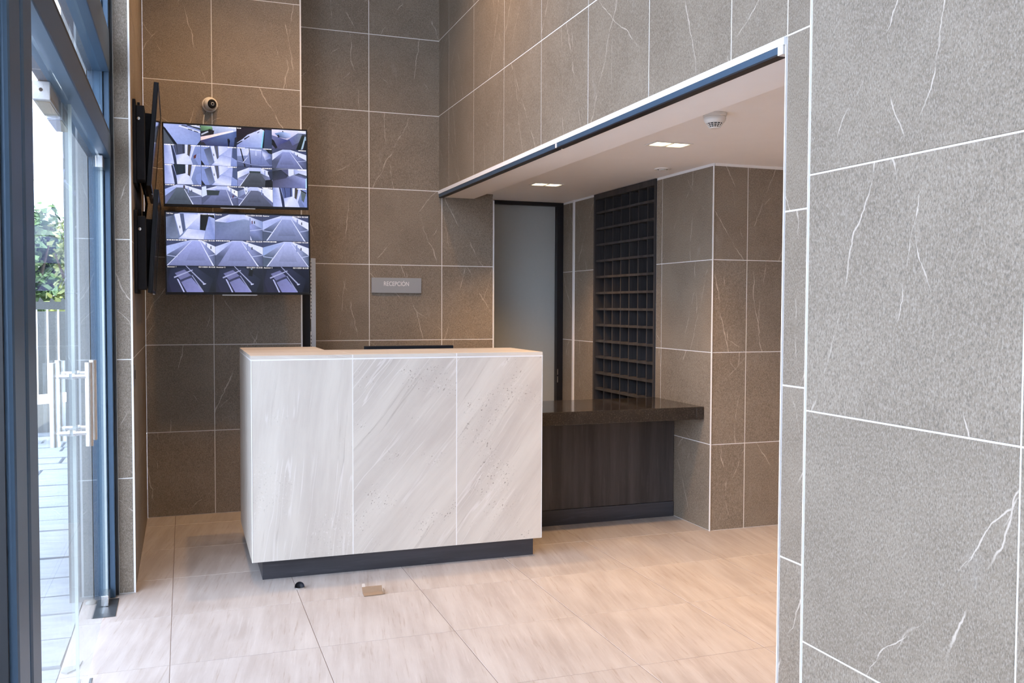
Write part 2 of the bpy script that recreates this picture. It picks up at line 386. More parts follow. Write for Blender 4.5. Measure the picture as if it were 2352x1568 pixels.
# ------------------------------------------------------------------ grey door in the nook
d = empty('door_1', (2.85, 7.65, 0)); struct(d, 'grey-green door with black frame at the end of the counter nook')
box('door_leaf', DOORM, 2.46, 3.158, 7.66, 7.70, .01, 2.352, d, .002)
fr = MB().box(2.43, 2.46, 7.60, 7.72, 0, 2.3825).build('frame_jamb', BLACKF, d)
fr2 = MB().box(3.158, 3.2155, 7.605, 7.72, 0, 2.3825).build('frame_jamb', BLACKF, d)
box('frame_head', BLACKF, 2.46, 3.158, 7.605, 7.72, 2.352, 2.3825, d)
box('lock_plate', STEEL, 3.163, 3.171, 7.6035, 7.606, .845, .895, fr2); box('lock_plate', STEEL, 3.163, 3.171, 7.6035, 7.606, .775, .830, fr2)

# ------------------------------------------------------------------ counter in the nook
tag(box('worktop', GRAN, 2.0, 3.2125, 5.215, 5.875, .722, .805, None, .003), 'polished dark stone worktop beside the beige desk', 'worktop')
cb_ = empty('counter_base', (2.6, 5.6, 0)); tag(cb_, 'charcoal wood panel base under the dark stone worktop', 'counter')
box('front_panel', DWOOD, 2.02, 3.2125, 5.60, 5.86, .105, .720, cb_, .001); box('skirting', DWOODH, 2.02, 3.2125, 5.594, 5.84, 0, .103, cb_, .001)

# ------------------------------------------------------------------ pigeonhole rack
pr_ = empty('pigeonhole_rack', (3.3, 6.417, .3)); tag(pr_, 'charcoal wooden pigeonhole rack set into the tiled nook wall', 'rack')
Y0, Y1, ZB, ZT = 5.890, 6.944, .305, 2.380
XF = 3.212
box('back_panel', RACKM, 3.40, 3.42, Y0, Y1, ZB, ZT, pr_)
box('side_panel', RACKM, XF-.004, 3.40, Y0, Y0+.022, ZB, ZT, pr_); box('side_panel', RACKM, XF-.004, 3.40, Y1-.03, Y1, ZB, ZT, pr_)
box('top_panel', RACKM, XF-.004, 3.40, Y0+.022, Y1-.03, ZT-.045, ZT, pr_)
px0, px1 = Y0+.022, Y1-.03
pitch_y = (px1-px0+.016)/7.0
for i in range(1, 7):
    y = px0+pitch_y*i-.016 + .0
    box('divider', RACKM, XF+.018, 3.40, y, y+.014, ZB, ZT-.045, pr_)
zrow = 2.236
while zrow > ZB+.05:
    box('shelf', RACKM, XF+.004, 3.40, px0, px1, zrow-.018, zrow, pr_); zrow -= .1315

# ------------------------------------------------------------------ ceiling fittings
def downlight(x, y, z, label, power, group=None, spot=True, size=112, orient=0):
    e = empty('downlight', (x, y, z)); tag(e, label, 'ceiling light', group)
    fm = MB()
    for (a0, a1, b0, b1) in ((-.118, .118, -.068, -.056), (-.118, .118, .056, .068), (-.118, -.106, -.056, .056), (.106, .118, -.056, .056), (-.006, .006, -.056, .056)):
        fm.box(x+a0, x+a1, y+b0, y+b1, z-.006, z-.0005)
    fm.build('trim_frame', WPLAS, e); MB().box(x-.106, x+.106, y-.056, y+.056, z-.0018, z-.0006).build('recess', ALU, e)
    for sx in (-1, 1):
        MB().box(x+sx*.056-.043, x+sx*.056+.043, y-.047, y+.047, z-.004, z-.002).build('lamp_panel', LAMP, e)
    ld = bpy.data.lights.new('downlight_beam', 'SPOT'); ld.energy = power; ld.color = WARM; ld.spot_size = math.radians(size); ld.spot_blend = 1.0; ld.shadow_soft_size = .05
    lo = bpy.data.objects.new('downlight_beam', ld); COL.objects.link(lo); lo.location = (0, 0, -.03); lo.parent = e
    return e
ZC = 2.383
downlight(2.608, 4.637, ZC, 'twin square warm downlight in soffit nearest the smoke detector', NOOK_W)
downlight(2.602, 6.488, ZC, 'twin square warm downlight in soffit close to the grey door', NOOK_W)
downlight(2.61, 2.95, ZC, 'twin square warm downlight hidden behind the opening jamb', NOOK_W*1.3)
downlight(4.6, 3.9, ZC, 'unseen downlight added in the side passage beside the column for ceiling bounce', NOOK_W*.8)  # added out of view so its floor bounce brightens the soffit and ceiling
downlight(4.6, 2.3, ZC, 'unseen downlight added in the side passage by its near wall for ceiling bounce', NOOK_W)  # second added passage lamp, unseen, also for bounce onto the ceiling
downlight(.15, 5.45, CEIL, 'warm downlight in the high ceiling above the desk, screen side', HALL_W, size=120)
downlight(1.25, 5.55, CEIL, 'warm downlight in the high ceiling above the desk, sign side', HALL_W, size=120)

sd = empty('smoke_detector', (2.40, 3.83, ZC)); tag(sd, 'white round smoke detector on the soffit', 'smoke detector')
cx_, cy_ = 2.40, 3.83
MB().lathe((cx_, cy_, ZC), [(.0, -.0005), (.056, -.0005), (.056, -.014), (.052, -.017), (.0, -.017)], n=40).build('base', WPLAS, sd, smooth=True)
MB().lathe((cx_, cy_, ZC), [(.0, -.0175), (.050, -.0175), (.053, -.026), (.051, -.036), (.044, -.046), (.0, -.046)], n=40).build('housing', WPLAS, sd, smooth=True)
cage = MB()
for j in range(4): rr = .042-.0055*j; cage.lathe((cx_, cy_, ZC), [(rr-.004, -.0462-.0065*j), (rr, -.0462-.0065*j), (rr-.0008, -.0485-.0065*j), (rr-.004, -.0485-.0065*j), (rr-.004, -.0462-.0065*j)], n=32)
for q in range(14):
    a = 2*math.pi*q/14; cage.tube([(cx_+.041*math.cos(a), cy_+.041*math.sin(a), ZC-.046), (cx_+.024*math.cos(a), cy_+.024*math.sin(a), ZC-.069)], .0016, 6)
cage.lathe((cx_, cy_, ZC), [(0, -.072), (.020, -.072), (.0245, -.068), (0, -.067)], n=24).build('cage', WPLAS, sd)
MB().lathe((cx_, cy_, ZC), [(0, -.0465), (.036, -.0465), (.019, -.066), (0, -.066)], n=24).build('sensor_core', BLACK, sd)
vt = empty('ceiling_vent', (3.03, 5.469, ZC)); tag(vt, 'small round vent with dark slot in the ceiling by the rack', 'vent')
MB().lathe((3.03, 5.469, ZC), [(0, -.0005), (.058, -.0005), (.055, -.008), (.042, -.010), (.038, -.004), (0, -.004)], n=32).build('rim', WPLAS, vt, smooth=True)
MB().lathe((3.03, 5.469, ZC), [(0, -.005), (.026, -.005), (.024, -.013), (0, -.015)], n=24).build('valve', WPLAS, vt, smooth=True)
MB().lathe((3.03, 5.469, ZC), [(.027, -.0045), (.037, -.0045), (.037, -.006), (.027, -.006), (.027, -.0045)], n=28).build('slot', BLACK, vt)

# ------------------------------------------------------------------ reception desk
dk = empty('reception_desk', (1.15, 5.2, 0)); tag(dk, 'l-shaped beige stone reception desk on dark plinth', 'desk')
DX0, DX1, DY, DZ0, DZ1 = .328, 1.963, 4.94, .107, 1.172
DT = 1.195
MB().box(.385, 1.925, 4.985, 5.35, 0, DZ0-.001).build('plinth', DWOODH, dk)
MB().box(.385, .74, 5.35, 5.9, 0, DZ0-.001).build('plinth', DWOODH, dk)
core = MB().box(DX0+.012, DX1-.012, DY+.012, 5.30, DZ0, DZ1-.002).box(DX0+.012, .77, 5.30, 5.93, DZ0, DZ1-.002).build('body', WHITE, dk)
seams = [DX0+.004, .859, 1.444, DX1-.003]
for i in range(3):
    MB().box(seams[i]+.0022, seams[i+1]-.0022, DY, DY+.0125, DZ0, DZ1-.003).build('front_panel', MD[i], dk)
for q_ in seams[1:3]: MB().box(q_-.0022, q_+.0022, DY+.0002, DY+.012, DZ0, DZ1-.003).build('joint_strip', WHITE, dk)
MB().box(DX0, DX0+.0125, DY+.004, 5.30, DZ0, DZ1-.003).build('side_panel', MD[0], dk)
MB().box(DX0, DX0+.0125, 5.304, 5.93, DZ0, DZ1-.003).build('side_panel', MD[0], dk)
MB().box(DX1-.0125, DX1, DY+.004, 5.30, DZ0, DZ1-.003).build('side_panel', MD[2], dk)
MB().box(DX0+.001, DX0+.005, DY-.0005, DY+.003, DZ0, DZ1-.003).build('corner_profile', WHITE, dk)
MB().box(DX1-.004, DX1-.0005, DY-.0005, DY+.003, DZ0, DZ1-.003).build('corner_profile', WHITE, dk)
MB().box(DX0, DX1, DY-.0008, DY+.006, DZ1-.003, DZ1+.004).build('edge_profile', WHITE, dk)
MB().box(DX0-.0005, DX0+.006, DY+.006, 5.93, DZ1-.003, DZ1+.004).build('edge_profile', WHITE, dk)
tops = [(DX0+.002, .8565, None), (.8612, 1.4415, None), (1.4462, DX1, None)]
MB().prism([(DX0, DY, DZ1+.0045), (.8567, DY, DZ1+.0045), (.8567, 5.50, DZ1+.0045), (.79, 5.50, DZ1+.0045), (.79, 5.94, DZ1+.0045), (DX0, 5.94, DZ1+.0045)], (0, 0, DT-DZ1-.0045)).build('top_slab', MDT, dk)
MB().box(.8612, 1.4417, DY, 5.50, DZ1+.0045, DT).build('top_slab', MDT, dk)
MB().box(1.4462, DX1, DY, 5.50, DZ1+.0045, DT).build('top_slab', MDT, dk)
MB().box(.8567, .8612, DY-.0005, 5.50, DZ1+.0045, DT-.0006).build('joint_strip', WHITE, dk); MB().box(1.4417, 1.4462, DY-.0005, 5.50, DZ1+.0045, DT-.0006).build('joint_strip', WHITE, dk)
MB().box(.78, 1.945, 5.31, 5.98, .735, .76).build('inner_worktop', DWOODH, dk)
MB().box(1.20, 1.24, 5.32, 5.97, 0, .734).build('support_panel', DWOODH, dk); MB().box(1.90, 1.94, 5.32, 5.97, .0, .734).build('support_panel', DWOODH, dk)

# computer monitor behind the desk
cm = empty('computer_monitor', (1.36, 5.70, .7605)); tag(cm, 'dark computer monitor peeking above the beige desk', 'monitor')
MB().box(1.065, 1.64, 5.685, 5.72, .86, 1.206).build('casing', BLACKM, cm, .004); MB().box(1.08, 1.625, 5.7205, 5.722, .875, 1.192).build('screen', SCREENOFF, cm)
MB().box(1.33, 1.39, 5.66, 5.685, .775, 1.02).build('stand', BLACKM, cm); MB().box(1.24, 1.48, 5.58, 5.80, .7605, .775).build('foot', BLACKM, cm, .004)

# ------------------------------------------------------------------ screen pictures
Wc, Lc, Bc, Mc, Dc, Kc = (222, 226, 252), (176, 186, 230), (148, 162, 212), (112, 122, 160), (72, 80, 104), (22, 26, 42)
def P_(*a): return [(a[i], a[i+1]) for i in range(0, len(a), 2)]
def lobby(dark=(88, 94, 120), red=False, slit=False):
    L = [(P_(0,0,1,0,1,1,0,1), [Lc, Bc, (120,134,176), Lc])]
    L += [(P_(0,0,.2,0,.27,1,0,1), [Bc, Wc, (205,212,246), Lc]), (P_(.22,0,.3,.5,.36,1,.27,1,.18,0), (60,68,98)), (P_(.24,0,.57,0,.57,.44,.32,.55), dark),
          (P_(.32,.55,.57,.44,.7,.62,.78,1,.34,1), [Lc, Wc, Wc, (200,208,244), Wc]), (P_(.57,0,.64,0,.63,.5,.57,.44), Wc), (P_(.65,0,.74,0,.70,.62,.63,.5), (92,86,84)),
          (P_(.75,0,.86,0,.72,.74,.68,.68), [Lc, Wc, Wc, Lc]), (P_(.86,.5,.95,.42,1,.42,1,1,.93,1,.84,.7), Bc)]
    L += [(P_(.33,0,.345,0,.38,.5,.37,.52), Kc), (P_(.51,0,.53,0,.53,.45,.51,.46), Kc)]
    if red: L.append((P_(.8,.55,.88,.46,.86,.66,.8,.7), (112,62,66)))
    if slit: L += [(P_(.82,.15,.97,.3,.9,.75,.84,.62), (110,122,128)), (P_(.8,.05,.98,.22,.98,.3,.82,.14), (56,58,66))]
    return L
def lobby2(right=True):
    return [(P_(0,0,1,0,1,1,0,1), [Bc, Lc, Bc, Mc]), (P_(.08,.2,.26,.05,.35,.85,.2,1), [(108,118,148),(96,104,132),(130,140,170),(150,160,196)]), (P_(0,.15,.08,.2,.22,1,.1,1,0,.75), Bc),
            (P_(.27,.02,.36,0,.44,.7,.37,.82), Wc), (P_(.37,0,.47,0,.49,.62,.44,.66), (106,108,124)), (P_(.49,0,.86,0,.84,.56,.55,.44,.5,.5), [Wc, Lc, (196,202,240), Lc, Wc]),
            (P_(.28,1,.38,.82,.55,.46,.84,.57,.82,1), [Lc, Wc, Lc, Lc, Wc]), (P_(.34,.4,.36,.4,.365,.52,.345,.52), Kc), (P_(.88,0,1,0,1,.7,.86,.55), (92,104,140)), (P_(0,.75,.1,1,0,1), Kc)]
def garage(fl=(120,126,160), lw=Lc, apex=.5, aw=.12, base_l=.06, base_r=.94, top=.2, line='r', hi=.5, rwall=Wc, dk=(70,76,96)):
    a0, a1 = apex-aw, apex+aw
    g2 = tuple(min(255, int(q*1.3)) for q in fl)
    L = [(P_(0,0,1,0,1,1,0,1), [(84,92,124)]*4),
         (P_(0,.26,a0,.02,a0,top,0,.66), [lw, Wc, Lc, lw]), (P_(a1,.02,1,.26,1,.62,a1,top), [Wc, rwall, rwall, Lc]),
         (P_(a0,.02,a1,.02,a1,top,a0,top), (196,204,240)),
         (P_(a0,top,a1,top,1,.55,1,1,0,1,0,.6), [g2, g2, dk, dk, dk, dk]),
         (P_(a0+.02,top,a1-.02,top,base_r,1,base_l,1), [g2, g2, fl, fl]),
         (P_(apex-.05,top+.04,apex+.05,top+.04,apex+.2,.8,apex-.2,.8), [g2, g2, fl, fl])]
    if 'r' in line: L += [(P_(a1-.02,top,a1-.008,top,base_r+.012,1,base_r-.018,1), Wc), (P_((a1+base_r)/2+.02,.62,1,.55,1,.575,(a1+base_r)/2+.03,.645), (190,198,232))]
    if 'l' in line: L += [(P_(a0+.008,top,a0+.02,top,base_l+.018,1,base_l-.01,1), Wc), (P_(0,.6,(a0+base_l)/2-.02,.66,(a0+base_l)/2-.03,.685,0,.625), (190,198,232))]
    L += [(P_(a1+.10,.14,a1+.13,.14,a1+.13,.42,a1+.10,.40), (150,160,200)), (P_(a1+.2,.25,a1+.22,.25,a1+.22,.36,a1+.2,.35), Kc)]
    return L
def lift(mark=False):
    L = [(P_(0,0,1,0,1,1,0,1), [(34,40,60),(44,50,72),(20,24,38),(44,44,70)]), (P_(.08,.1,.6,.05,.95,.5,.85,1,.1,1,.02,.6), [(48,54,80),(62,68,96),(42,48,66),(40,46,66),(58,56,88),(52,54,82)]),
         (P_(.16,.28,.36,.14,.52,.4,.28,.55), (128,130,170)), (P_(.28,.6,.5,.45,.75,1,.4,1), [(132,134,176),(140,144,190),(150,152,202),(140,142,190)]),
         (P_(.14,.42,.52,.14,.53,.17,.15,.47), (176,180,212)), (P_(.24,.56,.54,.33,.55,.38,.26,.64), (74,78,108)), (P_(.38,0,.4,0,.78,.68,.76,.72), (170,174,204)),
         (P_(.2,.5,.23,.5,.36,1,.33,1), (186,190,226)), (P_(.5,.36,.52,.36,.75,.98,.72,.98), (160,164,196)), (P_(.73,.68,.8,.66,.79,.7,.74,.72), (200,204,230))]
    if mark: L += [(P_(.71,.1,.8,.08,.77,.38,.68,.36), (12,14,22)), (P_(.74,.08,.77,.08,.77,.12,.74,.12), (170,190,210))]
    return L
TOP = [
 [[(P_(0,0,1,0,1,1,0,1), [(186,196,240),(150,160,205),(150,166,214),(168,182,230)]), (P_(0,.25,.3,1,0,1), (98,104,116)), (P_(0,.14,.04,.2,.36,1,.27,1,.02,.32,0,.28), Kc), (P_(.4,.1,.44,.04,1,.32,1,.4), Wc), (P_(.5,.02,.66,.06,.64,.12,.48,.07), (92,98,124)), (P_(.62,0,1,0,1,.24,.66,.06), (66,74,92)), (P_(.7,.03,.9,0,1,.1,1,.14), (196,204,236)), (P_(.66,.2,.78,.25,.78,.29,.66,.24), Kc), (P_(.82,.28,.94,.34,.94,.38,.82,.32), Kc), (P_(1,.76,1,1,.9,1), (30,38,58))],
  [(P_(0,0,1,0,1,1,0,1), [(180,190,220),(214,220,246),(120,130,170),(90,96,140)]), (P_(0,0,.32,.02,.34,.18,.2,.26,0,.34), [(120,150,120),(150,190,150),(90,120,90),(40,52,40),(60,84,70)]), (P_(0,.3,.2,.22,.38,.22,.36,.42,0,.56), [(30,34,36),(20,22,26),(60,44,44),(52,34,40),(60,48,60)]), (P_(.02,.42,.2,.26,.22,.32,.02,.5), (196,200,214)), (P_(.22,.16,.34,.2,.36,.4,.24,.44), (34,22,26)), (P_(0,.58,.4,.4,.9,.16,.92,.24,.8,.3,.4,.52,0,.76), [(240,214,214),(250,226,224),(226,224,240),(250,250,250),(238,240,250),(250,240,230),(236,214,210)]), (P_(0,.76,.4,.53,.8,.32,1,.2,1,1,0,1), [(88,78,110),(92,102,160),(118,136,184),(88,110,160),(62,78,130),(70,72,110)]), (P_(.74,.62,.79,.6,.82,.72,.8,.86,.79,1,.76,1,.755,.84), (16,22,44)), (P_(0,.86,.08,.84,.16,1,0,1), (52,46,60)), (P_(.95,.55,1,.5,1,1,.92,1), (22,34,66))],
  [(P_(0,0,1,0,1,1,0,1), [(44,22,40),(60,40,58),(44,30,50),(30,16,26)]), (P_(0,1,0,.86,.3,.36,.7,.02,.78,.08,.8,.2,.72,1), [(160,170,220),(150,160,210),(206,212,244),(226,228,252),(230,236,254),(206,216,248),(170,184,230)]), (P_(.76,.1,.79,.14,.72,1,.68,1), (150,214,236)), (P_(.79,.1,.82,.2,.77,1,.72,1), (22,34,54)), (P_(.81,.04,1,.06,1,1,.77,1), [(84,96,138),(72,86,122),(70,80,112),(74,86,110)]), (P_(.0,.8,.32,.38,.36,.43,.05,.8), (200,206,240)), (P_(0,.9,0,.82,.15,.66,.16,.7), Kc), (P_(.2,.56,.35,.4,.37,.43,.22,.62), (30,26,50)), (P_(.58,.22,.64,.15,.66,.17,.6,.25), (100,100,140)), (P_(.5,.18,.57,.12,.585,.14,.52,.2), (150,150,190))],
  [(P_(0,0,1,0,1,1,0,1), [(236,230,254),(220,224,252),(120,122,150),(110,112,160)]), (P_(.08,.2,.3,.1,.55,.16,.56,.36,.4,.44,.2,.4), [(120,150,200),(170,190,230),(206,214,250),(190,200,240),(86,104,160),(60,76,120)]), (P_(0,.3,.2,.4,.45,.52,.76,.14,1,.16,1,1,0,1), [(130,134,176),(118,122,166),(84,90,150),(110,120,150),(84,92,108),(96,98,120),(100,100,140)]), (P_(.5,.46,.76,.16,.88,.18,.8,.6,.6,.8), [(120,126,180),(134,144,176),(140,152,170),(130,136,160),(110,112,158)]), (P_(.86,.3,.94,.2,.95,.4,.86,1,.7,1), [(60,74,70),(50,60,56),(34,44,36),(30,44,34),(34,44,40)]), (P_(.96,.3,1,.3,1,.55,.9,.95,.84,1), (176,196,214)), (P_(.97,.5,1,.5,1,1,.9,1), (44,40,46)), (P_(0,.5,.06,.58,.16,.94,.1,1,0,.8), (18,20,34)), (P_(.16,.28,.2,.26,.22,.4,.18,.42), (30,32,50)), (P_(.3,.06,.33,.06,.34,.12,.31,.12), (40,50,70))]],
 [lobby(red=True), lobby2(),
  [(P_(0,0,1,0,1,1,0,1), [(170,182,224),(120,132,170),(92,100,140),(84,92,126)]), (P_(0,.1,.34,.05,.34,.4,0,.46), [Lc, Wc, Wc, Lc]), (P_(.36,.1,.68,.12,.8,.56,.95,.92,.2,.8,.28,.48), [(180,190,230),(186,194,234),(140,150,196),(120,130,172),(136,146,190),(150,160,200)]), (P_(.34,.06,.7,.08,.7,.14,.34,.12), Wc), (P_(.52,.1,.55,.1,.56,.4,.52,.4), (200,208,240)), (P_(.7,.12,.95,.3,.96,.5,.8,.62,.74,.36), [Lc, (120,132,180), Bc, Lc, Wc]), (P_(.8,.04,1,.06,1,.3,.9,.24), (26,40,50)), (P_(.08,.02,.11,.02,.24,1,.2,1), (14,18,36)), (P_(.335,.02,.355,.02,.4,1,.38,1), (22,26,50)), (P_(.7,.1,.71,.1,.68,.9,.67,.9), (110,122,168)), (P_(0,.7,.4,.86,.7,.9,1,.86,1,.9,.7,.95,.4,.91,0,.76), [Lc]*4+[(60,66,96)]*4), (P_(.16,.78,.28,.5,.3,.5,.18,.78), Wc)],
  garage((122,128,166), Wc, .42, .11, .1, .88, .14, 'r', dk=(96,102,130))],
 [lobby((44,58,72)), lobby2(False),
  garage((78,82,92), (236,238,254), .5, .17, .06, .94, .3, 'l', dk=(150,156,196))+[(P_(.34,.2,.66,.2,.66,.3,.34,.3), (64,78,82)), (P_(.86,.2,1,.14,1,.62,.94,.62), (60,68,96)), (P_(.8,.65,.98,.6,1,.7,1,1,.78,1), (10,16,30))],
  [(P_(0,0,1,0,1,1,0,1), [(70,78,92),(220,224,250),(150,156,200),(104,104,138)]), (P_(0,.16,.25,.06,.46,.36,.4,.5,0,.66), [(40,44,56),(60,66,86),(56,60,72),(82,84,110),(70,72,90)]), (P_(.25,.05,.46,.02,.46,.36), (104,106,140)), (P_(.46,.02,.62,.02,.62,.3,.5,.4,.46,.36), Wc), (P_(.62,.04,1,.2,1,.4,.66,.28), [Lc, Wc, Wc, Lc]), (P_(.63,.32,.76,.22,1,.34,1,.5,.9,.48), [(96,104,128),(88,96,110),(84,90,108),(100,106,140),(130,136,180)]), (P_(0,.66,.4,.5,.5,.4,.63,.34,1,.52,1,1,0,1), [(84,86,112),(112,114,148),(170,180,220),(150,156,196),(176,184,230),(140,148,196),(96,96,124)]), (P_(.97,.5,1,.46,1,1,.96,1), (190,220,250))]],
 [garage((84,92,104), (176,190,236), .42, .1, .02, .76, .16, 'r', dk=(120,126,160))+[(P_(.5,.04,.545,.04,.545,.24,.5,.2), (74,62,74)), (P_(.8,0,1,0,1,.2), (92,96,140))],
  garage((110,116,148), Wc, .56, .14, .0, .86, .2, 'r', rwall=(240,242,254), dk=(100,106,136))+[(P_(.13,.24,.5,.26,.46,.5,.14,.52), (64,74,78)), (P_(.0,.1,.12,.04,.14,.5,0,.62), (214,222,250)), (P_(.86,.5,.89,.45,.88,.6,.85,.64), (96,30,50))],
  garage((92,96,116), (130,140,170), .46, .11, .02, 1.0, .2, 'l', rwall=(240,240,254), dk=(120,126,164))+[(P_(.17,.06,.28,.02,.28,.3,.22,.44), Wc), (P_(.22,.2,.24,.2,.25,.3,.23,.3), Kc), (P_(.72,.02,1,.12,1,.8,.74,.4), [Wc, (240,240,254), (230,232,252), Wc])],
  lobby((100,112,160), slit=True)]]
BOT = [
 [[(P_(0,0,1,0,1,1,0,1), [(140,152,196),(180,190,232),(150,166,206),(120,132,160)]), (P_(0,0,.3,0,.16,.1,0,.24), Dc), (P_(0,.18,.16,.1,.2,.4,.26,.95,.12,1,0,.8), [(132,144,172),(100,110,132),(108,118,140),(140,150,176),(140,150,178),(120,130,158)]), (P_(.17,.06,.28,.04,.34,.76,.28,.88), Wc), (P_(.28,.04,.36,.04,.39,.66,.34,.74), (100,110,142)), (P_(.36,.03,.7,.06,.68,.64,.44,.58,.4,.62), [(192,200,238),Wc,Lc,Lc,Wc]), (P_(.7,.04,.98,.06,1,.2,.88,.12,.8,.66,.69,.64), [(10,14,18),(28,32,40),(26,30,38),(8,10,14),(6,8,12),(10,14,18)]), (P_(.24,1,.33,.86,.44,.6,.8,.67,.76,1), [Lc,Wc,(214,218,250),Lc,Wc]), (P_(.87,.12,1,.46,1,1,.77,1), [Bc,Lc,Bc,Lc]), (P_(.27,.5,.285,.5,.29,.6,.275,.6), Kc)],
  garage((140,148,190), Wc, .46, .16, .0, .76, .22, 'r', rwall=(150,166,210), dk=(110,120,152))+[(P_(0,.3,.26,.34,.6,.18,.72,.24,.74,1,0,1), [(122,134,166),(130,142,176),(166,178,214),(150,162,196),(120,128,160),(130,138,178)]), (P_(.77,.24,.79,.24,.79,.36,.77,.36), (110,30,60))],
  garage((128,136,168), (190,200,240), .52, .12, .08, .92, .16, 'rl', dk=(96,106,132))],
 [garage((136,142,180), (180,192,234), .6, .10, .0, .96, .06, 'rl', dk=(96,106,132)), garage((136,142,178), (206,214,250), .46, .10, .04, .9, .06, 'r', dk=(96,104,132)), garage((146,152,184), (160,178,220), .54, .08, .08, 1.0, .06, 'rl', dk=(100,112,134))],
 [lift(), lift(True), lift()]]
def txt(body, size):
    if body[0] == '#':
        m = MB(); x = 0
        for _ in range(int(body[1:])):
            wd = rnd.uniform(.5, 1.6)*size; m.poly([(x, 0, 0), (x+wd, 0, 0), (x+wd, size*.55, 0), (x, size*.55, 0)]); x += wd+size*.35
        return m.mesh('t', Vector((0, 0, 0)))
    cu = bpy.data.curves.new('t', 'FONT'); cu.body = body; cu.size = size; ob = bpy.data.objects.new('t', cu); COL.objects.link(ob)
    bpy.context.view_layer.update(); me = bpy.data.meshes.new_from_object(ob.evaluated_get(bpy.context.evaluated_depsgraph_get()))
    bpy.data.objects.remove(ob); return me
CAPM = emit_mat('caption_white', (.95, .96, 1, 1), .9/2**EXPO); CAPM.cycles.emission_sampling = 'NONE'; PIC.cycles.emission_sampling = 'NONE'
def tone(*c_): return tuple(1.05*v**1.28 for v in lin(*c_)[:3])+(1,)
def picture(parent, cells, w_, h_, y, captions):
    """cells: rows of columns of (polygon, colours); local screen frame centred on the parent, facing -Y"""
    nr, nc_ = len(cells), len(cells[0]); V, Fc, Cc = [], [], []; g = .0014
    for r in range(nr):
        for q in range(nc_):
            x0 = -w_/2+w_*q/nc_; z1 = h_/2-h_*r/nr; cw, ch = w_/nc_-g, h_/nr-g
            for li, (pts, col) in enumerate(cells[r][q]):
                n = len(V)
                for (px, py) in pts: V.append((x0+g/2+min(max(px, 0), 1)*cw, y-.00012*li, z1-g/2-min(max(py, 0), 1)*ch))
                Fc.append(tuple(range(n, n+len(pts))))
                cs = list(col) if isinstance(col, list) else [col]*len(pts)
                Cc += [tone(*cc) for cc in cs[:len(pts)]]+[tone(*cs[-1])]*(len(pts)-len(cs))
    me = bpy.data.meshes.new('screen_picture'); me.from_pydata(V, [], Fc); me.update()
    at = me.color_attributes.new('Col', 'FLOAT_COLOR', 'CORNER')
    for i, lp in enumerate(me.loops): at.data[i].color = Cc[lp.vertex_index]
    me.materials.append(PIC); o = bpy.data.objects.new('screen_picture', me); COL.objects.link(o); o.parent = parent
    tv, tf = [], []
    for (r, q, side, body, size) in captions:
        m_ = txt(body, size); xs = [v.co.x for v in m_.vertices]; wd = max(xs)-min(xs)
        x0 = -w_/2+w_*q/nc_; x1 = x0+w_/nc_; z = h_/2-h_*r/nr-size*.95
        ox = (x0+.004-min(xs)) if side == 'l' else (x1-.004-wd-min(xs)); n = len(tv)
        tv += [(v.co.x+ox, y-.0022, z+v.co.y) for v in m_.vertices]; tf += [tuple(n+i for i in p.vertices) for p in m_.polygons]
        bpy.data.meshes.remove(m_)
    me2 = bpy.data.meshes.new('caption_text'); me2.from_pydata(tv, [], tf); me2.update(); me2.materials.append(CAPM)
    o2 = bpy.data.objects.new('caption_text', me2); COL.objects.link(o2); o2.parent = parent; o2['kind'] = 'stuff'

# ------------------------------------------------------------------ wall screens
def wall_screen(w_, h_, label, cells=None, caps=()):
    e = empty('wall_screen', (0, 0, 0)); tag(e, label, 'screen')
    MB().box(-w_/2, w_/2, 0, .022, -h_/2, h_/2).build('casing', BLACK, e, .002)
    MB().box(-w_*.42, w_*.42, .022, .060, -h_*.44, h_*.22).build('rear_housing', BLACKM, e, .004)
    bz = MB(); q = .009
    bz.box(-w_/2, w_/2, -.003, 0, h_/2-q, h_/2).box(-w_/2, w_/2, -.003, 0, -h_/2, -h_/2+.016).box(-w_/2, -w_/2+q, -.003, 0, -h_/2+.016, h_/2-q).box(w_/2-q, w_/2, -.003, 0, -h_/2+.016, h_/2-q)
    bz.build('bezel', BLACK, e)
    sc_ = MB().box(-w_/2+q, w_/2-q, -.0006, -.0001, -h_/2+.016, h_/2-q).build('screen', SCREENOFF, e)
    MB().box(-w_*.12, w_*.12, -.004, .004, -h_/2-.005, -h_/2).build('lower_lip', ALU, e)
    if cells:
        h2 = h_-.025; hold = bpy.data.objects.new('x', None); picture(sc_, cells, w_-2*q, h2, -.001, caps); bpy.data.objects.remove(hold)
    return e
t4 = '18:15:50'; dt = '03/11/2024 18:15:50'
capsA = [(r, q, 'r', '#5', .0085) for r in range(4) for q in range(4) if (r, q) != (0, 2)]+[(1, 0, 'l', '#6', .0085), (2, 0, 'l', '#5', .0085), (3, 0, 'l', '#5', .0085), (2, 1, 'l', '#6', .0085), (1, 2, 'l', '#4', .0085), (3, 2, 'l', '#4', .0085), (0, 2, 'l', '#3', .0085), (1, 1, 'l', '#4', .0085)]
capsB = [(0, 0, 'l', 'Hall Asc.', .0125), (0, 1, 'l', 'Exterior', .0125), (0, 2, 'l', 'Exterior', .0125)]+[(1, q, 'l', '#8', .0100) for q in range(3)]+[(2, q, 'l', 'Ascensor %d' % (q+1), .0125) for q in range(3)]+[(r, q, 'r', dt, .0125) for r in range(3) for q in range(3)]
A = wall_screen(.93, .545, 'upper wall screen showing sixteen security camera views', TOP, capsA); A.location = (.349, 6.42, 2.380); A.rotation_euler = (0, -.012, 0)
B = wall_screen(.935, .548, 'lower wall screen showing nine security camera views', BOT, capsB); B.location = (.359, 6.42, 1.803); B.rotation_euler = (0, -.006, 0)
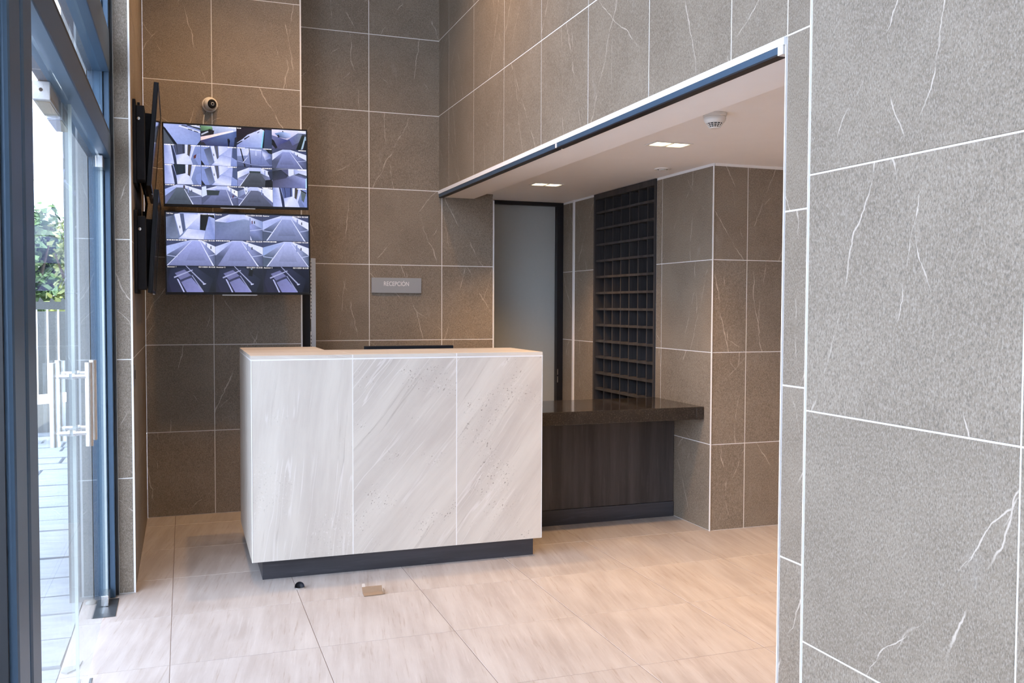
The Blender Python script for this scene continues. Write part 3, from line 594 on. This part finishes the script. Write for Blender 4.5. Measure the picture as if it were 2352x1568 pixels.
C_ = wall_screen(.95, .56, 'upper edge-on black screen beside the glass door'); C_.location = (-.141, 5.825, 2.380); C_.rotation_euler = (math.radians(4.5), 0, math.pi/2+.008)
D_ = copy_tree(C_); D_.location = (-.143, 5.82, 1.804); D_.rotation_euler = (math.radians(3.8), 0, math.pi/2+.008); tag(D_, 'lower edge-on black screen beside the glass door')
def bracket(x, y, z, face, label, depth):
    """wall bracket: plate on the wall, arm and two upright bars on the screen back"""
    e = empty('wall_bracket', (0, 0, 0)); tag(e, label, 'bracket')
    MB().box(-.16, .16, depth-.018, depth-.001, -.11, .11).build('wall_plate', BLACKM, e, .002)
    if depth > .15:
        MB().tube([(-.05, depth-.02, 0), (.06, depth*.62, 0), (-.02, .095, 0)], .018, 8).build('arm', BLACKM, e)
    else: MB().box(-.1, .1, .073, depth-.018, -.04, .04).build('arm', BLACKM, e)
    for sx in (-.17, .17): MB().box(sx-.016, sx+.016,   .0605, .078, -.2, .2).build('upright_bar', BLACKM, e, .002)
    MB().box(-.2, .2, .0615, .077, -.03, .03).build('cross_bar', BLACKM, e)
    for zz in (-.07, .07): MB().lathe((-.1, depth-.0185, zz), [(0, -.004), (.007, -.003), (.008, 0)], (0, 1, 0), 12).build('bolt', STEEL, e)
    e.location = (x, y, z); e.rotation_euler = (0, 0, {'-Y': 0, '+X': math.pi/2}[face]); return e
bracket(.349, 6.42, 2.38, '-Y', 'black wall bracket behind the upper lit screen', Yb-6.42)
bracket(.359, 6.42, 1.803, '-Y', 'black wall bracket behind the lower lit screen', Yb-6.42)
def side_bracket(z, label):
    e = empty('wall_bracket', (Xl, 5.6, z)); tag(e, label, 'bracket')
    MB().box(Xl+.001, Xl+.016, 5.24, 5.62, z-.26, z+.18).build('wall_plate', BLACKM, e, .002)
    MB().box(Xl+.0165, Xl+.058, 5.25, 5.40, z-.24, z+.15).build('mount_body', BLACKM, e, .003)
    MB().box(Xl+.017, Xl+.030, 5.42, 5.54, z+.02, z+.20).build('upright_bar', BLACKM, e, .002)
    MB().box(Xl+.017, Xl+.030, 5.95, 6.03, z-.16, z+.24).build('upright_bar', BLACKM, e, .002)
    MB().box(Xl+.017, Xl+.03, 5.62, 5.95, z-.05, z+.05).build('cross_bar', BLACKM, e)
    MB().lathe((Xl+.03, 5.25, z+.08), [(0, .008), (.008, .006), (.009, 0)], (0, -1, 0), 12).build('bolt', STEEL, e)
    return e
side_bracket(2.36, 'black bracket on side wall holding the upper edge-on screen')
side_bracket(1.78, 'black bracket on side wall holding the lower edge-on screen')
tag(MB().tube([(-.19, 5.5, 2.2), (-.20, 5.48, 2.12), (-.185, 5.52, 2.02), (-.195, 5.5, 1.93), (-.19, 5.53, 1.86)], .006, 8).build('power_cable', BLACK, smooth=True), 'black cable looping between the two edge-on screens', 'cable')

# dome camera above the screens
dc = empty('security_camera', (.187, Yb, 2.835)); tag(dc, 'white turret security camera above the upper lit screen', 'camera')
MB().lathe((.187, Yb-.0005, 2.835), [(0, 0), (.052, 0), (.052, .014), (.047, .02), (.0, .022)], (0, -1, 0), 36).build('base', WPLAS, dc, smooth=True)
ball = [(.044*math.cos(a), .044*math.sin(a)) for a in [math.pi*i/14-math.pi/2 for i in range(15)]]
ax_ = Vector((.42, -1, -.12)).normalized(); bc_ = Vector((.187, Yb-.034, 2.835))
MB().lathe(bc_, ball, ax_, 28).build('ball', WPLAS, dc, smooth=True)
fc = bc_+ax_*.030
MB().lathe(fc, [(0, .0125), (.020, .0125), (.027, .010), (.031, .002), (0, .002)], ax_, 24).build('lens_window', BLACK, dc, smooth=True)
lw_ = MB().lathe(fc, [(0, .0145), (.008, .0142), (.009, .012)], ax_, 16).build('lens', SCREENOFF, dc, smooth=True)
MB().tube([(.170, Yb-.006, 2.79), (.150, Yb-.008, 2.765), (.143, Yb-.006, 2.72), (.142, Yb-.006, 2.55)], .0045, 8).build('cable', WPLAS, dc, smooth=True)

# sign
sg = empty('reception_sign', (1.607, Yr, 1.62)); tag(sg, 'silver rectangular sign reading recepción on the tiled wall', 'sign')
MB().box(1.406, 1.809, Yr-.014, Yr-.0005, 1.560, 1.681).build('plate', SIGNM, sg, .0015)
m_ = txt('RECEPCI\u00d3N', .052); xs = [v.co.x for v in m_.vertices]; ys = [v.co.y for v in m_.vertices]
kx = .203/(max(xs)-min(xs)); lt = bpy.data.objects.new('lettering', m_); COL.objects.link(lt); lt.parent = sg; m_.materials.append(LETTER)
m_.transform(Matrix.Diagonal((kx, .95, 1, 1)) @ Matrix.Translation((-min(xs), -0, 0)))
lt.location = Vector((1.503, Yr-.0150, 1.617)) - WPOS['reception_sign']; lt.rotation_euler = (math.pi/2, 0, 0)
md = lt.modifiers.new('solid', 'SOLIDIFY'); md.thickness = .001

# storage rack upright beside the screen wall
ru = empty('shelving_rack', (.86, 6.9, 0)); tag(ru, 'black shelving side with perforated silver upright beside the lower screen', 'rack')
box('side_panel', BLACKM, .812, .874, 6.80, 7.20, 0, 1.79, ru); box('upright', ALU, .880, .914, 6.795, 6.83, 0, 1.803, ru, .001)
for (z0, z1) in ((1.36, 1.785), (.75, 1.27)):
    sp = MB().box(.874, .8795, 6.790, 6.7945, z0, z1).build('slotted_strip', WPLAS, ru); hl = MB(); z = z0+.012
    while z < z1-.02: hl.box(.8765, .881, 6.7888, 6.7899, z, z+.012); z += .026
    tag(hl.build('slots', BLACK, sp), kind='stuff')

# wall switch on the side wall
sw = empty('wall_switch', (Xl, 5.06, 1.10)); tag(sw, 'small plate with dark slot on the narrow tiled side wall', 'switch')
MB().box(Xl+.0005, Xl+.007, 5.02, 5.10, 1.045, 1.155).build('plate', plain('taupe_plate', (.20, .17, .145), .5), sw, .001)
MB().box(Xl+.007, Xl+.009, 5.045, 5.075, 1.08, 1.125).build('rocker', BLACK, sw)

# things on the floor
ds = empty('door_stop', (.553, 4.776, 0)); tag(ds, 'small dark half-dome door stop on the floor in front of the desk', 'door stop')
MB().lathe((.553, 4.776, 0), [(0, .0005), (.026, .0005), (.026, .006), (0, .006)], n=24).build('base_ring', STEEL, ds, smooth=True)
dm = [(0.0253*math.cos(a), .006+.027*math.sin(a)) for a in [math.pi/2*i/8 for i in range(9)]]
hd = MB(); hd.lathe((.553, 4.776, 0), dm, n=20, a0=math.pi*.5-.3+math.pi, a1=math.pi*1.5-.3+math.pi)
hd.build('dome', RUBBER, ds, smooth=True)
pf = MB(); ca, sa = math.cos(-.3), math.sin(-.3)
cb2 = empty('cardboard_scrap', (.892, 4.55, 0)); tag(cb2, 'folded brown cardboard scrap lying on the floor tiles', 'cardboard')
MB().prism([(.842, 4.525, .001), (.945, 4.530, .001), (.943, 4.566, .003), (.842, 4.566, .003)], (0, 0, .003)).build('flap', CARD, cb2)
MB().prism([(.842, 4.566, .003), (.943, 4.566, .003), (.943, 4.585, .030), (.842, 4.588, .030)], (0, .003, .001)).build('upright_flap', CARD, cb2)
MB().prism([(.842, 4.588, .029), (.860, 4.588, .029), (.858, 4.598, .044), (.844, 4.598, .044)], (0, .002, .001)).build('torn_tab', plain('pale_card', (.5, .46, .42), .8), cb2)
MB().prism([(.9455, 4.530, .001), (.9475, 4.530, .001), (.9475, 4.566, .003), (.9455, 4.566, .003)], (0, .0, .020)).build('end_flap', CARD, cb2)

# ------------------------------------------------------------------ glazed facade
GX = -.3685
def glass(name, y0, y1, z0, z1, par=None): return MB().box(GX-.005, GX+.005, y0, y1, z0, z1).build(name, GLASS, par)
win = empty('window_1', (GX, .8, 0)); struct(win, 'slate blue glazed facade frame with tall panes')
def bar(name, x0, x1, y0, y1, z0, z1, m=FRAME, bev=.003): return MB().box(x0, x1, y0, y1, z0, z1).build(name, m, win, bev)
# posts: far one by the pier, and the double one near the camera
bar('post', -.425, -.358, 4.90, 4.965, 0, CEIL); bar('post', -.357, -.330, 4.915, 4.965, 0, CEIL); bar('gasket', -.3295, -.318, 4.955, 4.974, 0, CEIL, FRAMED, 0)
bar('post', -.43, -.318, 2.22, 2.36, 0, CEIL, FRAME, .012); bar('gasket', -.40, -.345, 2.361, 2.372, 0, 2.171, FRAMED, 0); bar('gasket', -.40, -.34, 2.195, 2.219, 0, CEIL, FRAMED, 0)
bar('post', -.43, -.318, 2.05, 2.194, 0, CEIL, FRAME, .010); bar('gasket', -.4, -.335, 2.035, 2.049, 0, CEIL, FRAMED, 0)
for y in (.75, -.55, -1.85, -3.05): bar('post', -.43, -.318, y-.05, y+.05, 0, CEIL)
ycuts = [-3.0, -1.9, -1.8, -.6, -.5, .7, .8, 2.034]
bar('transom', -.43, -.325, 2.373, 4.898, 2.172, 2.285, FRAME, .004); bar('transom_cap', -.425, -.33, 2.373, 4.898, 2.286, 2.310, FRAMED, .002)
bar('transom', -.43, -.325, 2.373, 4.898, 2.588, 2.78, FRAME, .004)
glass('pane', 2.372, 4.899, 2.311, 2.587, win); glass('pane', 2.372, 4.899, 2.781, CEIL-.07, win); bar('head_rail', -.43, -.32, -3.0, 4.9, CEIL-.07, CEIL)
for a, b in zip(ycuts[0::2], ycuts[1::2]):
    bar('transom', -.43, -.325, a, b, 2.172, 2.310); bar('transom', -.43, -.325, a, b, 2.588, 2.78); bar('sill_rail', -.43, -.325, a, b, 0, .06)
    glass('pane', a, b, .061, 2.171, win); glass('pane', a, b, 2.311, 2.587, win); glass('pane', a, b, 2.781, CEIL-.07, win)
# glass door leaves
def leaf(name, label, y0, y1, hy):
    e = empty(name, (GX, (y0+y1)/2, 0)); struct(e, label)
    MB().box(GX-.005, GX+.005, y0, y1, .012, 2.160).build('glass_leaf', GLASS, e)
    for yy in (y0, y1): MB().box(GX-.0052, GX+.0052, yy-.0006, yy+.0006, .012, 2.160).build('polished_edge', GEDGE, e)
    far = y1 > 4
    yh = y1-.12 if far else y0+.0
    MB().box(GX-.016, GX+.016, yh, yh+.12, .004, .055).build('bottom_patch', STEEL, e, .002)
    MB().box(GX-.016, GX+.016, yh, yh+.12, 2.110, 2.168).build('top_patch', STEEL, e, .002)
    for sx in (-1, 1):
        X = GX+sx*.0565
        h = MB().tube([(X, hy, .966), (X, hy, 1.258)], .0125, 20).build('pull_handle', STEEL, e, smooth=True)
        for z in (1.012, 1.21):
            MB().tube([(GX+sx*.005, hy, z), (X, hy, z)], .0075, 14).build('standoff', STEEL, h, smooth=True)
            MB().tube([(GX+sx*.0051, hy, z), (GX+sx*.013, hy, z)], .011, 14).build('washer', STEEL, h, smooth=True)
    return e
leaf('door_2', 'near glass door leaf with steel pull handle', 2.40, 3.572, 3.50)
leaf('door_3', 'far glass door leaf with steel pull handle', 3.582, 4.896, 3.655)
for (y0, y1, lab) in ((3.28, 3.56, 'pale magnetic lock box under the transom, over the near leaf'), (3.60, 3.86, 'pale magnetic lock box under the transom, over the far leaf')):
    e = empty('magnetic_lock', (-.41, (y0+y1)/2, 2.11)); tag(e, lab, 'door lock')
    MB().box(-.445, -.392, y0, y1, 2.110, 2.1715).build('housing', ALU, e, .003); MB().box(-.440, -.397, y0+.02, y1-.02, 2.107, 2.1098).build('magnet_face', plain('lock_face', (.62, .56, .45), .5), e)
    MB().lathe((-.42, y0, 2.143), [(0, .002), (.006, .001), (.006, 0)], (0, -1, 0), 12).build('screw', BLACK, e)
struct(MB().box(-.41, -.312, 4.615, 4.895, .0003, .003).build('trim_pivot', plain('worn_pivot_plate', (.10, .11, .12), .35, .6, var=.3, scale=14)), 'worn dark pivot plate on the floor at the door post')
fb = empty('floor_bolt', (-.357, 3.70, 0)); tag(fb, 'steel bolt block on the floor at the glass door seam', 'bolt')
MB().box(-.352, -.338, 3.62, 3.80, .0005, .030).build('block', STEEL, fb, .002); MB().box(-.337, -.325, 3.60, 3.72, .0005, .020).build('keeper', ALU, fb, .002)
# leaves of litter on the threshold
tag(MB().prism([(-.445, 3.95, .001), (-.41, 3.99, .001), (-.40, 4.07, .001), (-.425, 4.02, .001), (-.46, 4.02, .001), (-.47, 3.97, .001)], (.0, .0, .004)).build('paper_scrap', plain('grey_scrap', (.33, .34, .34), .8)), 'crumpled grey scrap on the threshold behind the near glass leaf', 'scrap')
dsx = MB().lathe((-.435, 4.86, 0), [(.028*math.cos(a), .0005+.016*math.sin(a)) for a in [math.pi/2*i/6 for i in range(7)]], n=20); dsx.lathe((-.435, 4.86, 0), [(0, .0005), (.028, .0005)], n=20)
tag(dsx.build('floor_stud', plain('grey_stud', (.30, .31, .30), .6), smooth=True), 'grey round stud on the threshold by the pier', 'door stop')

# ------------------------------------------------------------------ outside
struct(box('wall_outside', plain('grey_render', (.30, .32, .33), .8), -.54, -.432, 4.93, 6.2, -.05, 5.2), 'grey outer return of the building beside the glass door')
struct(box('wall_outside_back', plain('grey_render_b', (.30, .32, .33), .8), -.432, -.318, 4.975, 5.0, -.05, 5.2), 'grey render strip behind the door post')
PAVE = NT('pale_slate'); o_ = PAVE.coord(); r_ = PAVE.rand(); n1 = PAVE.noise(PAVE.mapping(o_, scale=(.5, 1.6, 1)), 9, 6, .7)
pc = PAVE.mix(PAVE.ramp(n1, .3, .7), (.24, .28, .32, 1), (.36, .40, .43, 1)); pc = PAVE.mix(PAVE.math('MULTIPLY', r_, .4), pc, (.30, .34, .38, 1)); PAVE.bump(n1, .5, .01); PAVE.bs(pc, .7)
PJ = plain('paving_joint', (.16, .18, .20), .9)
pv = struct(box('pavement', PJ, -9.0, -.476, -4, 13.4, -.14, -.035), 'pale slate paving outside the glass door')
y = 1.4; row = 0
while y < 12.6:
    dy = rnd.uniform(.28, .46); x = -.468
    while x > -3.4:
        wd = min(rnd.uniform(.55, 1.0), x+3.9); a, b = wd/2-.008, dy/2-.007; hgt = rnd.uniform(-.004, .004)
        vv = []
        for (zz, i_) in ((-.04, 0), (0, .006)):
            for (sx, sy) in ((-1, -1), (1, -1), (1, 1), (-1, 1)): vv.append((sx*(a-i_)+rnd.uniform(-.004, .004), sy*(b-i_)+rnd.uniform(-.006, .006), zz))
        me = bpy.data.meshes.new('paving_slab'); me.from_pydata(vv, [], [(3,2,1,0), (4,5,6,7), (0,1,5,4), (1,2,6,5), (2,3,7,6), (3,0,4,7)]); me.materials.append(PAVE.m)
        ob = bpy.data.objects.new('paving_slab', me); COL.objects.link(ob); ob.parent = pv; ob.location = Vector((x-wd/2, y+dy/2, -.012+hgt)) - WPOS['pavement']
        x -= wd
    y += dy; row += 1
struct(box('ground_far', plain('far_ground', (.30, .30, .28), .9), -40, 20, 13.4, 70, -.2, -.06), 'ground beyond the railing')
# railing
RAIL = plain('dark_rail', (.06, .07, .075), .5); BARM = plain('white_bar', (.85, .85, .85), .4)
fe = empty('railing', (-3, 12, 0)); tag(fe, 'dark topped railing with thin white bars beyond the paving', 'railing')
box('top_rail', RAIL, -6.5, .3, 11.97, 12.03, 1.40, 1.49, fe); box('bottom_rail', RAIL, -6.5, .3, 11.98, 12.02, .12, .17, fe)
bm_ = MB().box(-.009, .009, -.009, .009, .17, 1.40); me = bm_.mesh('white_bar', Vector((0, 0, 0))); me.materials.append(BARM)
x = -6.45
while x < .28:
    ob = bpy.data.objects.new('white_bar', me); COL.objects.link(ob); ob.parent = fe; ob.location = Vector((x, 12, 0))-WPOS['railing']; x += .115
    if x > -6.45+.115*58: break
tm = MB()
x = -6.4
while x < .2: tm.prism([(x, 12, 1.49), (x+.06, 12, 1.49), (x+.02, 12, 1.54)], (0, .01, 0)); x += .12
tag(tm.build('rail_spikes', RAIL, fe), kind='stuff')
struct(box('wall_street', plain('grey_street_wall', (.10, .112, .12), .8, var=.3, scale=2), -9, 2, 14.0, 14.2, -.1, 1.36), 'dark grey low wall behind the railing')
# bench
be = empty('garden_bench', (-1.35, 10.9, 0)); tag(be, 'white slab garden bench in front of the railing', 'bench')
WB = plain('white_concrete', (.80, .80, .78), .6)
MB().prism([(-1.75, 10.5, .40), (-1.0, 11.2, .40), (-1.0, 11.6, .40), (-1.75, 10.95, .40)], (0, 0, .07)).build('seat_slab', WB, be)
MB().box(-1.66, -1.58, 10.66, 10.94, -.012, .399).build('support', WB, be); MB().box(-1.16, -1.08, 11.15, 11.42, -.012, .399).build('support', WB, be)
struct(box('wall_planter', plain('planter_grey', (.20, .21, .21), .8), -3.2, -.2, 11.65, 11.9, -.06, .36), 'low grey planter edge below the railing')
# trees
LEAF = [NT('leaf_%s' % n) for n in 'abc']
for t, (a, b) in zip(LEAF, (((.10, .20, .05, 1), (.30, .42, .12, 1)), ((.05, .11, .05, 1), (.14, .24, .09, 1)), ((.22, .30, .10, 1), (.50, .52, .20, 1)))):
    t.bs(t.mix(t.noise(t.coord(), 2.5, 4, .7), a, b), .6)
BARK = plain('bark', (.12, .09, .07), .9, var=.3)
def tree(x, y, h, r, rz_, n, mat, label, zc_=None, leaf=.13, bare=False):
    e = empty('tree', (x, y, -.06)); tag(e, label, 'tree', 'trees beyond the railing')
    zc_ = zc_ or h-rz_
    tr_ = MB().tube([(x, y, -.06), (x+.1, y, zc_*.5), (x, y+.1, zc_)], [.14, .11, .07], 8)
    for q in range(6):
        a = q*1.05; tr_.tube([(x, y+.05, zc_*.8), (x+r*.5*math.cos(a), y+r*.5*math.sin(a), zc_+rz_*.2), (x+r*.85*math.cos(a), y+r*.85*math.sin(a), zc_+rz_*(.6 if q % 2 else -.2))], [.05, .03, .012], 6)
    tr_.build('trunk', BARK, e)
    cl = [(rnd.uniform(-1, 1), rnd.uniform(-1, 1), rnd.uniform(-1, 1)) for _ in range(26)]
    cl = [c_ for c_ in cl if c_[0]**2+c_[1]**2+c_[2]**2 < 1.1]; V, Fc = [], []
    for i in range(n):
        c_ = rnd.choice(cl); d_ = Vector((rnd.gauss(0, .2), rnd.gauss(0, .2), rnd.gauss(0, .2)))
        p = Vector((x+(c_[0]+d_.x)*r, y+(c_[1]+d_.y)*r, zc_+(c_[2]+d_.z)*rz_)); p.z = max(p.z, .2)
        u_ = Vector((rnd.uniform(-1, 1), rnd.uniform(-1, 1), rnd.uniform(-.6, .6))).normalized(); v_ = u_.cross(Vector((rnd.uniform(-1, 1), rnd.uniform(-1, 1), rnd.uniform(-1, 1)))).normalized()
        sz = leaf*rnd.uniform(.4, 1.0); b0 = len(V)
        V += [p-u_*sz, p+v_*sz*.45+u_*.05, p+u_*sz, p-v_*sz*.45]; Fc.append((b0, b0+1, b0+2, b0+3))
    m_ = MB(); m_.v = [tuple(q) for q in V]; m_.f = Fc
    tag(m_.build('foliage', mat, e), kind='stuff')
tree(-2.55, 18.6, 3.0, .8, 1.1, 7000, LEAF[1].m, 'dark green tree rising behind the railing')
tree(-1.55, 16.2, 2.7, .42, 1.1, 5000, LEAF[2].m, 'yellow-green tree next to the door post', leaf=.11)
tree(-4.6, 15.9, 3.3, .85, 1.2, 7000, LEAF[0].m, 'broad mid green tree towards the street')
tree(-5.2, 23, 6.6, 1.9, 1.4, 500, LEAF[2].m, 'tall sparse tree with thin drooping twigs', 5.0, .26)
tree(-7.2, 18.5, 3.6, .9, 1.4, 4000, LEAF[1].m, 'dark bushy tree far along the railing')
tree(-.1, 19.5, 3.2, .7, 1.3, 1800, LEAF[0].m, 'mid green tree hidden by the door post')
